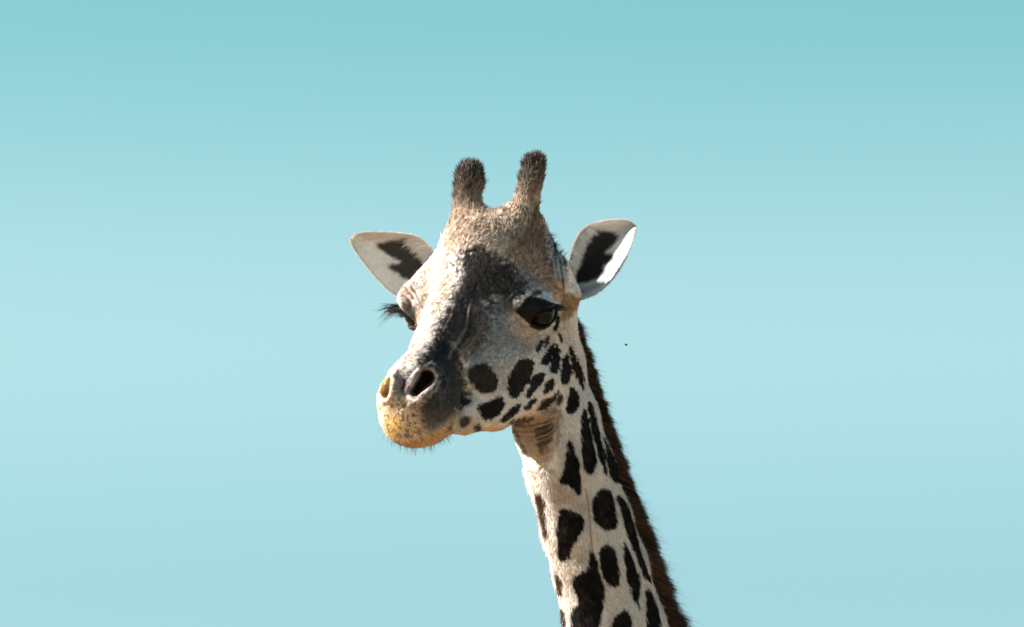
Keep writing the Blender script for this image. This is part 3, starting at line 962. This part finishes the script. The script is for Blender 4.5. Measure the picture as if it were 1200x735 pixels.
def near_depth(s, t):
    cup = np.sin(np.pi * np.clip(t, 0, 1)) ** .75
    return -106 - 22 * cup * (1 - .5 * s ** 2) + 8 * (1 - t) ** 3 * (1 - s) + 40 * t ** 1.4 * (.6 + .4 * np.clip(s * 2.2, 0, 1)) + 18 * (1 - s) ** 2
NZ = [
    (L2((676, 300), (688, 270), (696, 266), (742, 260), (742, 272), (724, 279), (700, 275)), (.62, .55, .48), 3, .7, 3),
    (L2((668, 330), (708, 318), (735, 305), (722, 330), (702, 346), (684, 352), (672, 348)), (.66, .69, .70), 4, .85, 3),
    (L2((664, 322), (666, 300), (676, 272), (686, 264), (688, 285), (682, 312), (674, 330)), (.50, .47, .45), 3, .8, 3),
    (L2((686, 268), (697, 271), (722, 273), (724, 278), (718, 288), (710, 294), (709, 298), (718, 299), (718, 305), (709, 311), (705, 314), (709, 319), (705, 324), (697, 328), (688, 331), (674, 334), (667, 329), (674, 322), (681, 313), (686, 292)), (.014, .012, .012), 2.2, .98, 2.0),
    (L2((672, 343), (690, 336), (705, 330), (700, 338), (684, 347)), (.18, .19, .20), 3, .7, 3),
]
ear_n, en_v, en_f, en_c, enF, enN = build_ear('ear',
    [(663, 340), (664, 318), (669, 298), (677, 275), (688, 264), (704, 259), (726, 256.5), (739, 258), (744, 264)],
    [(664, 352), (673, 353), (686, 350), (700, 344), (713, 333), (724, 320), (733, 304), (740, 288), (744.5, 270)],
    near_depth, NZ, (.80, .77, .73))

def far_depth(s, t):
    cup = np.sin(np.pi * np.clip(t, 0, 1)) ** .8
    return -96 - 24 * cup * (1 - .5 * s ** 2) + 8 * s
FZ = [
    (L2((412, 272), (480, 268), (500, 285), (470, 282), (430, 281)), (.50, .44, .38), 3, .8, 2),
    (L2((438, 286), (452, 283), (484, 280), (494, 298), (506, 320), (486, 333), (470, 324), (453, 311), (472, 308), (458, 300)), (.024, .020, .020), 2.6, .96, 3),
    (L2((410, 280), (420, 300), (440, 325), (455, 342), (450, 343), (432, 325), (414, 300)), (.40, .33, .27), 1.5, .6, 1),
    (L2((486, 276), (500, 286), (508, 302), (498, 310), (490, 296)), (.62, .58, .54), 3, .8, 3),
]
ear_f, ef_v, ef_f, ef_c, efF, efN = build_ear('ear.001',
    [(516, 318), (513, 302), (500, 286), (486, 275), (460, 272.5), (428, 271.5), (416, 273.5), (410.5, 280)],
    [(500, 348), (486, 352), (472, 350), (456, 341), (440, 325), (426, 308), (416, 294), (411, 287), (410, 281)],
    far_depth, FZ, (.72, .72, .70))

def ear_hairs(name, grid, Nn, n, s_rng, t0, dirv, length, col, parent, rad=.3):
    ns, nt_ = grid.shape[:2]
    si = (rng.uniform(*s_rng, n) * (ns - 1)).astype(int)
    ti = (np.clip(t0 + np.abs(rng.normal(0, .05, n)), 0, 1) * (nt_ - 1)).astype(int)
    P = grid[si, ti] + rng.normal(0, .4, (n, 3))
    D = unit(np.array(dirv) + rng.normal(0, .22, (n, 3)))
    l = length * rng.uniform(.5, 1.15, n)
    c = np.array(col) * rng.uniform(.75, 1.15, (n, 1))
    return hair(name, strands(P, D, l, np.tile((0, -.22, -.2), (n, 1)), 5), np.full(n, rad), c, parent, M_FUR)
ear_hairs('inner_hair', enF, enN, 800, (.12, .60), .02, (.75, -.35, .15), 11, (.78, .75, .71), ear_n)
ear_hairs('inner_hair.001', efF, efN, 500, (.12, .42), .03, (-.8, -.15, .15), 14, (.66, .63, .60), ear_f)

def shell_fur(name, v, f, c, parent, n, flow, length, rad=.22, lift=.28):
    q, w, _ = scatter(v, f, np.ones(len(f)), n)
    P = interp(v, q, w); Nn = unit(interp(vnormals(v, f), q, w)); Nn[Nn[:, 2] < 0] *= -1
    cc = interp(c, q, w)
    D = np.array(flow) + rng.normal(0, .22, (n, 3))
    D = unit(unit(D - (D * Nn).sum(1, keepdims=True) * Nn) + lift * Nn)
    return hair(name, strands(P, D, length * rng.uniform(.5, 1.2, n), -Nn * .1, 3), np.full(n, rad), np.clip(cc * rng.uniform(.8, 1.15, (n, 1)), 0, .9), parent, M_FUR)
shell_fur('ear_fur', en_v, en_f, en_c, ear_n, 16000, (.5, .5, 0), 3.2)
shell_fur('ear_fur.001', ef_v, ef_f, ef_c, ear_f, 14000, (-.8, .2, 0), 3.2)

# ------------------------------------------------------------------ coat
def flow_at(P):
    Qh = P - HO
    a, b, c = Qh @ HF, Qh @ HL, Qh @ HU
    head = -HF * .75 - HU * .45
    brow = -HF * .6 + HU * .4 + np.sign(b)[:, None] * HL * .35
    neck = np.array([.32, -.94, 0])
    up = np.array([.08, 1, 0])
    D = np.tile(head, (len(P), 1))
    t = np.clip((c - 5) / 25, 0, 1)[:, None]
    D = D * (1 - t) + brow * t
    t = np.clip((P[:, 1] - (367.5 - 285)) / 25, 0, 1)[:, None]
    D = D * (1 - t) + up * t
    # neck: everything well behind the jaw and below it
    jd = P[:, 0] * .9 + -P[:, 1] * .35
    t = np.clip((jd - 78) / 20, 0, 1)[:, None] * (P[:, 1] < 367.5 - 380)[:, None]
    D = D * (1 - t) + neck * t
    t = ((P[:, 1] < 367.5 - 500) & (P[:, 2] < 40)).astype(float)[:, None]
    D = D * (1 - t) + neck * t
    swirl = np.stack([noise(P, 18, 70), noise(P, 18, 71), noise(P, 18, 72)], 1) * .35
    return D + swirl

def coat_fur(n):
    fn = N[Q].mean(1)
    wgt = np.clip(fn[:, 2] * 3 + 1.2, .12, 1.0)
    below = np.clip((fc[:, 1] - (367.5 - 760)) / 10, .15, 1)
    wgt = wgt * below
    for E in (EYE_N, EYE_F):
        wgt[np.linalg.norm(fc - E, axis=1) < EYE_R + 2.0] = 0
    nc = nostril_cuts(fc)
    for d in nc: wgt[(d < 0) & (fc[:, 2] > 120)] = 0
    q, w, f = scatter(V, Q, wgt, n)
    P = interp(V, q, w); Nn = unit(interp(N, q, w))
    D = flow_at(P)
    D = unit(D - (D * Nn).sum(1, keepdims=True) * Nn)
    clump = np.stack([noise(P, 5, 80), noise(P, 5, 81), noise(P, 5, 82)], 1) * .12
    D = unit(D + clump + rng.normal(0, .16, (n, 3)))
    a = (P - HO) @ HF
    ln = np.full(n, 4.2)
    ln = np.where(P[:, 1] > 367.5 - 505, 2.5, ln)
    brow = (P[:, 0] > 0) & (P[:, 0] < 60) & (P[:, 1] < 367.5 - 300) & (P[:, 1] > 367.5 - 350)
    ln = np.where(brow, 1.8, ln)
    ln = np.where((a > 140) & (P[:, 2] > 60), 2.0, ln)
    ln = np.where((P[:, 1] > 367.5 - 290), 4.6, ln)
    thr = (P[:, 0] > -8) & (P[:, 0] < 52) & (P[:, 1] < 367.5 - 484) & (P[:, 1] > 367.5 - 548)
    ln = np.where(thr, 1.3, ln)
    for E in (EYE_N, EYE_F):
        dd = np.linalg.norm(P - E, axis=1)
        ln = np.where(dd < EYE_R + 12, 2.0, ln)
    lift = np.where((a > 140) & (P[:, 2] > 60), .35, .22)
    ln = ln * rng.uniform(.6, 1.2, n)
    st_ = rng.random(n) < .012
    ln = np.where(st_, ln * 2.0, ln); lift = np.where(st_, .6, lift)
    Dh = unit(D + Nn * lift[:, None])
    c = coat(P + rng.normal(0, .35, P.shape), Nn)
    dark = (c.mean(1) < .06)
    c = c * rng.uniform(.6, 1.3, (n, 1)) + np.where(dark[:, None], .001, 0)
    stray = rng.random(n) < .03
    c[stray & ~dark] *= .5
    rad = np.where(P[:, 1] > 367.5 - 290, .30, .25)
    pts = strands(P - Nn * .1, Dh, ln, -Nn * .16, 4)
    return pts, rad, np.clip(c, .004, .88), P
pts, rad, c, P = coat_fur(900000)
on = (P[:, 1] > 367.5 - 246) & (P[:, 0] > -22)
of = (P[:, 1] > 367.5 - 250) & (P[:, 0] <= -22)
oth = ~(on | of)
hair('fur', pts[oth], rad[oth], c[oth], body, M_FUR)
hair('fur.001', pts[on], rad[on], c[on], horn_n, M_FUR)
hair('fur.002', pts[of], rad[of], c[of], horn_f, M_FUR)

# tufts on the ossicones
def tuft(name, top, r, low, n, parent, ln):
    mask = (fc[:, 1] > 367.5 - low) & (np.abs(fc[:, 0] - top[0]) < 40)
    w0 = mask * np.clip((fc[:, 1] - (367.5 - low)) / 25, .1, 1)
    q, w, f = scatter(V, Q, w0, n)
    P = interp(V, q, w); Nn = unit(interp(N, q, w))
    t = np.clip((P[:, 1] - (367.5 - low)) / (low - (367.5 - top[1]) ), 0, 1)
    cl = np.stack([noise(P, 5, 90), noise(P, 5, 91), noise(P, 5, 92)], 1) * .30
    D = unit(Nn * .16 + np.array([.02, 1.0, 0]) * (.9) + cl + rng.normal(0, .16, (n, 3)))
    l = ln * (.45 + .85 * t) * rng.uniform(.35, 1.25, n)
    base = coat(P, Nn)
    c = base * rng.uniform(.6, 1.2, (n, 1))
    gr = (rng.random(n) < .22)
    c[gr] = np.array((.34, .29, .27)) * rng.uniform(.6, 1.4, (gr.sum(), 1))
    return hair(name, strands(P, D, l, cl * .3 + np.array([.05, -.1, 0]), 5), rng.uniform(.22, .38, n), np.clip(c, .004, .8), parent, M_FUR)
tuft('hair_tuft', HORN_N[-1], 13, 240, 9000, horn_n, 9.5)
tuft('hair_tuft.001', HORN_F[-1], 15, 250, 10000, horn_f, 9.5)

# ------------------------------------------------------------------ mane
def build_mane(n):
    C_ = np.array(NECK_B); R_ = np.array(NECK_BR, float)
    seg = np.linalg.norm(np.diff(C_, axis=0), axis=1); L_ = np.concatenate([[0], np.cumsum(seg)])
    u = L_[-1] * rng.random(n)
    u = np.where(rng.random(n) < .0, u, u)
    ctr = np.stack([np.interp(u, L_, C_[:, i]) for i in range(3)], 1)
    r = np.interp(u, L_, R_)
    e = 4.0
    tan = unit(np.stack([np.interp(u + e, L_, C_[:, i]) - np.interp(u - e, L_, C_[:, i]) for i in range(3)], 1))
    rt = np.array([1, 0, 0]) - tan * tan[:, :1]; rt = unit(rt)
    bk = unit(np.cross(tan, rt)); bk[bk[:, 2] > 0] *= -1
    phi = np.radians(rng.normal(26, 9, n))
    out = unit(rt * np.cos(phi)[:, None] + bk * np.sin(phi)[:, None])
    P = ctr + out * r[:, None] * .98
    f = u / L_[-1]
    grow = np.interp(f, [0, .06, .2, .5, .8, 1], [24, 22, 20, 23, 33, 38])
    cl = np.stack([noise(P, 7, 95), noise(P, 7, 96), noise(P, 7, 97)], 1) * .15 + np.stack([noise(P, 2.5, 93), noise(P, 2.5, 94), noise(P, 2.5, 92)], 1) * .15
    lean = np.interp(f, [0, .3, 1], [.55, .55, .62])
    D = unit(out + tan * lean[:, None] + cl + rng.normal(0, .09, (n, 3)))
    l = grow * rng.uniform(.35, 1.08, n) * (1 + .14 * noise(P, 9, 98))
    wild = rng.random(n) < .05
    l[wild] *= rng.uniform(1.15, 1.6, wild.sum())
    t = np.clip((phi - math.radians(14)) / math.radians(24), 0, 1)
    k = np.clip(.5 + noise(P, 14, 99) * .9, 0, 1)[:, None]
    c = np.array((.016, .010, .008)) * (1 - k) + np.array((.080, .038, .023)) * k
    c = c * rng.uniform(.6, 1.5, (n, 1)) * (.35 + .65 * np.clip(f * 1.6, 0, 1))[:, None]
    red = rng.random(n) < .12
    c[red] = np.array((.19, .095, .05)) * rng.uniform(.6, 1.4, (red.sum(), 1))
    return hair('mane', strands(P, D, l, cl * .25 + tan * .18, 5), np.where(wild, .11, rng.uniform(.16, .30, n)), c, body, M_MANE)
mane = build_mane(95000)
mane.parent = root


# forelock wisps on the poll
n = 260
q, w, f = scatter(V, Q, ((fc[:, 0] > 36) & (fc[:, 0] < 62) & (fc[:, 1] > 367.5 - 312) & (fc[:, 1] < 367.5 - 276)).astype(float), n)
P = interp(V, q, w); Nn = unit(interp(N, q, w))
D = unit(Nn * .7 + np.array([.25, .55, 0]) + rng.normal(0, .25, (n, 3)))
hair('poll_hair', strands(P, D, rng.uniform(4, 12, n), np.tile((.1, -.2, 0), (n, 1)), 5), np.full(n, .26), np.tile((.02, .017, .017), (n, 1)) * rng.uniform(.6, 2, (n, 1)), body, M_MANE)

# whiskers
n = 260
wm = ((fc[:, 0] < -68) & (fc[:, 1] < 367.5 - 486) & (fc[:, 1] > 367.5 - 535) & (fc[:, 2] > 60)).astype(float) * np.clip(-N[Q].mean(1)[:, 1] + .35, .02, 1)
q, w, f = scatter(V, Q, wm, n)
P = interp(V, q, w); Nn = unit(interp(N, q, w))
D = unit(Nn * .6 + np.array([.12, -.8, 0]) + rng.normal(0, .25, (n, 3)))
hair('whisker', strands(P, D, rng.uniform(3, 11, n), np.tile((.05, -.15, 0), (n, 1)), 5), np.full(n, .15), np.tile((.03, .028, .03), (n, 1)), body, M_LASH)

# fringe on the ears' rims
def rim_fur(name, upper, lower, grid, parent, n):
    pts = np.concatenate([grid[:, 0], grid[-1, :], grid[::-1, -1]])
    ctr = grid[:, grid.shape[1] // 2].mean(0)
    u = rng.random(n) * (len(pts) - 1.01); i = u.astype(int); f = (u - i)[:, None]
    P = pts[i] * (1 - f) + pts[i + 1] * f + rng.normal(0, .4, (n, 3))
    tg = unit(pts[i + 1] - pts[i] + 1e-6); o = unit(P - ctr)
    D = unit(o * .6 + rng.normal(0, .35, (n, 3)) + np.array([0, 0, .1]))
    c = np.array((.72, .62, .52)) * rng.uniform(.5, 1.2, (n, 1))
    return hair(name, strands(P, D, rng.uniform(1.0, 3.0, n), rng.normal(0, .1, (n, 3)), 3), np.full(n, .16), c, parent, M_FUR)
rim_fur('rim_hair', None, None, enF, ear_n, 3200)
rim_fur('rim_hair.001', None, None, efF, ear_f, 3000)

# ------------------------------------------------------------------ trunk and legs, below the picture
def trunk_sdf(p):
    A = np.array
    nb = to_world(P3(747, 800, -120))
    d = cone(p, nb, A([.55, 14.15, 2.95]), .105, .17)
    d = smin(d, cone(p, A([.55, 14.15, 2.95]), A([.95, 14.3, 2.55]), .17, .30), .15)
    d = smin(d, cone(p, A([.95, 14.3, 2.35]), A([2.05, 14.75, 2.15]), .40, .34), .2)
    d = smin(d, cone(p, A([.85, 14.25, 2.75]), A([1.3, 14.45, 2.6]), .18, .16), .2)
    for b, s_ in ((A([.85, 14.25, 0]), 1.0), (A([2.1, 14.78, 0]), .95)):
        for o in (-1, 1):
            q = b + A([.07, -.17, 0]) * o
            d = smin(d, cone(p, q + A([.02, 0, 2.05 * s_]), q + A([0, 0, 1.15 * s_]), .17, .085), .12)
            d = smin(d, cone(p, q + A([0, 0, 1.15 * s_]), q + A([.01, 0, .62]), .085, .062), .04)
            d = smin(d, cone(p, q + A([.01, 0, .62]), q + A([0, 0, .14]), .055, .05), .03)
            d = smin(d, cone(p, q + A([0, 0, .14]), q + A([-.03, -.01, .06]), .06, .075), .03)
    d = smin(d, cone(p, A([2.33, 14.86, 2.2]), A([2.48, 14.93, 1.5]), .04, .02), .05)
    d = smin(d, cone(p, A([2.48, 14.93, 1.5]), A([2.5, 14.93, 1.0]), .05, .03), .03)
    return smax(d, -p[:, 2] + .002, .01)
tv, tq = surface_nets(trunk_sdf, (.0, 13.4, -.06), (2.75, 15.4, 3.75), .035, 3)
tq = tq
tP = tv / K
tc = np.tile(np.array([.66, .55, .47]), (len(tv), 1))
cp = cell_patches(tP / 3.2)
m = np.clip((cp - .13) * 12, 0, 1) * np.clip((tv[:, 2] - .9) / .5, 0, 1)
tc = tc * (1 - m[:, None]) + np.array((.07, .035, .02)) * m[:, None]
hoof = tv[:, 2] < .13
tc[hoof] = (.05, .04, .035)
trunk = mesh_np('hindquarters', tv - BASE, tq, root, M_SKIN, tc, raw=True)
# one continuous body: join the trunk to the head and neck
import bmesh
bm = bmesh.new(); bm.from_mesh(body.data)
me2 = trunk.data; bm.from_mesh(me2); bm.to_mesh(body.data); bm.free()
bpy.data.objects.remove(trunk)

# ------------------------------------------------------------------ the far bird
def build_bird():
    k = 600.0                                 # metres away
    sx, sy = (733.2 - 600) * K / DIST, (367.5 - 404.3) * K / DIST
    pos = C0 + (CF + CR * sx + CU * sy) * k
    e = bpy.data.objects.new('bird', None); sc.collection.objects.link(e)
    e.location = pos; e.rotation_euler = (math.radians(14), math.radians(38), math.radians(25))
    e['label'] = 'tiny dark bird flying far off in the sky right of the mane'
    e['category'] = 'bird'
    mm = mat('bird_feather', .8, base=(.02, .022, .025))
    def lathe(name, prof, n=10):
        vs, fs = [], []
        for x, r in prof:
            for j in range(n):
                a = 2 * math.pi * j / n; vs.append((x, r * math.cos(a), r * math.sin(a) * .85))
        for i in range(len(prof) - 1):
            for j in range(n): fs.append((i * n + j, i * n + (j + 1) % n, (i + 1) * n + (j + 1) % n, (i + 1) * n + j))
        fs.append(tuple(range(n))[::-1]); fs.append(tuple(range((len(prof) - 1) * n, len(prof) * n)))
        me = bpy.data.meshes.new(name); me.from_pydata(vs, [], fs); me.update()
        return link(name, me, e, mm)
    lathe('body', [(-.17, .002), (-.13, .03), (-.05, .055), (.04, .05), (.09, .032), (.13, .034), (.16, .02), (.19, .003)])
    for sgn in (1, -1):
        pts = [(.06, 0), (.10, .10), (.05, .22), (-.04, .33), (-.05, .24), (-.06, .12), (-.07, 0)]
        vs = [(x, sgn * (y + .03), .02 + y * .35) for x, y in pts] + [(x, sgn * (y + .03), .008 + y * .35) for x, y in pts]
        n = len(pts); fs = [tuple(range(n)), tuple(range(n, 2 * n))[::-1]] + [(i, (i + 1) % n, (i + 1) % n + n, i + n) for i in range(n)]
        me = bpy.data.meshes.new('wing'); me.from_pydata(vs, [], fs); me.update()
        link('wing' if sgn > 0 else 'wing.001', me, e, mm)
    vs = [(-.15, -.02, 0), (-.15, .02, 0), (-.27, .05, 0), (-.27, -.05, 0), (-.15, -.02, .01), (-.15, .02, .01), (-.27, .05, .008), (-.27, -.05, .008)]
    me = bpy.data.meshes.new('tail'); me.from_pydata(vs, [], [(0, 1, 2, 3), (7, 6, 5, 4), (0, 4, 5, 1), (1, 5, 6, 2), (2, 6, 7, 3), (3, 7, 4, 0)]); me.update()
    link('tail', me, e, mm)
build_bird()
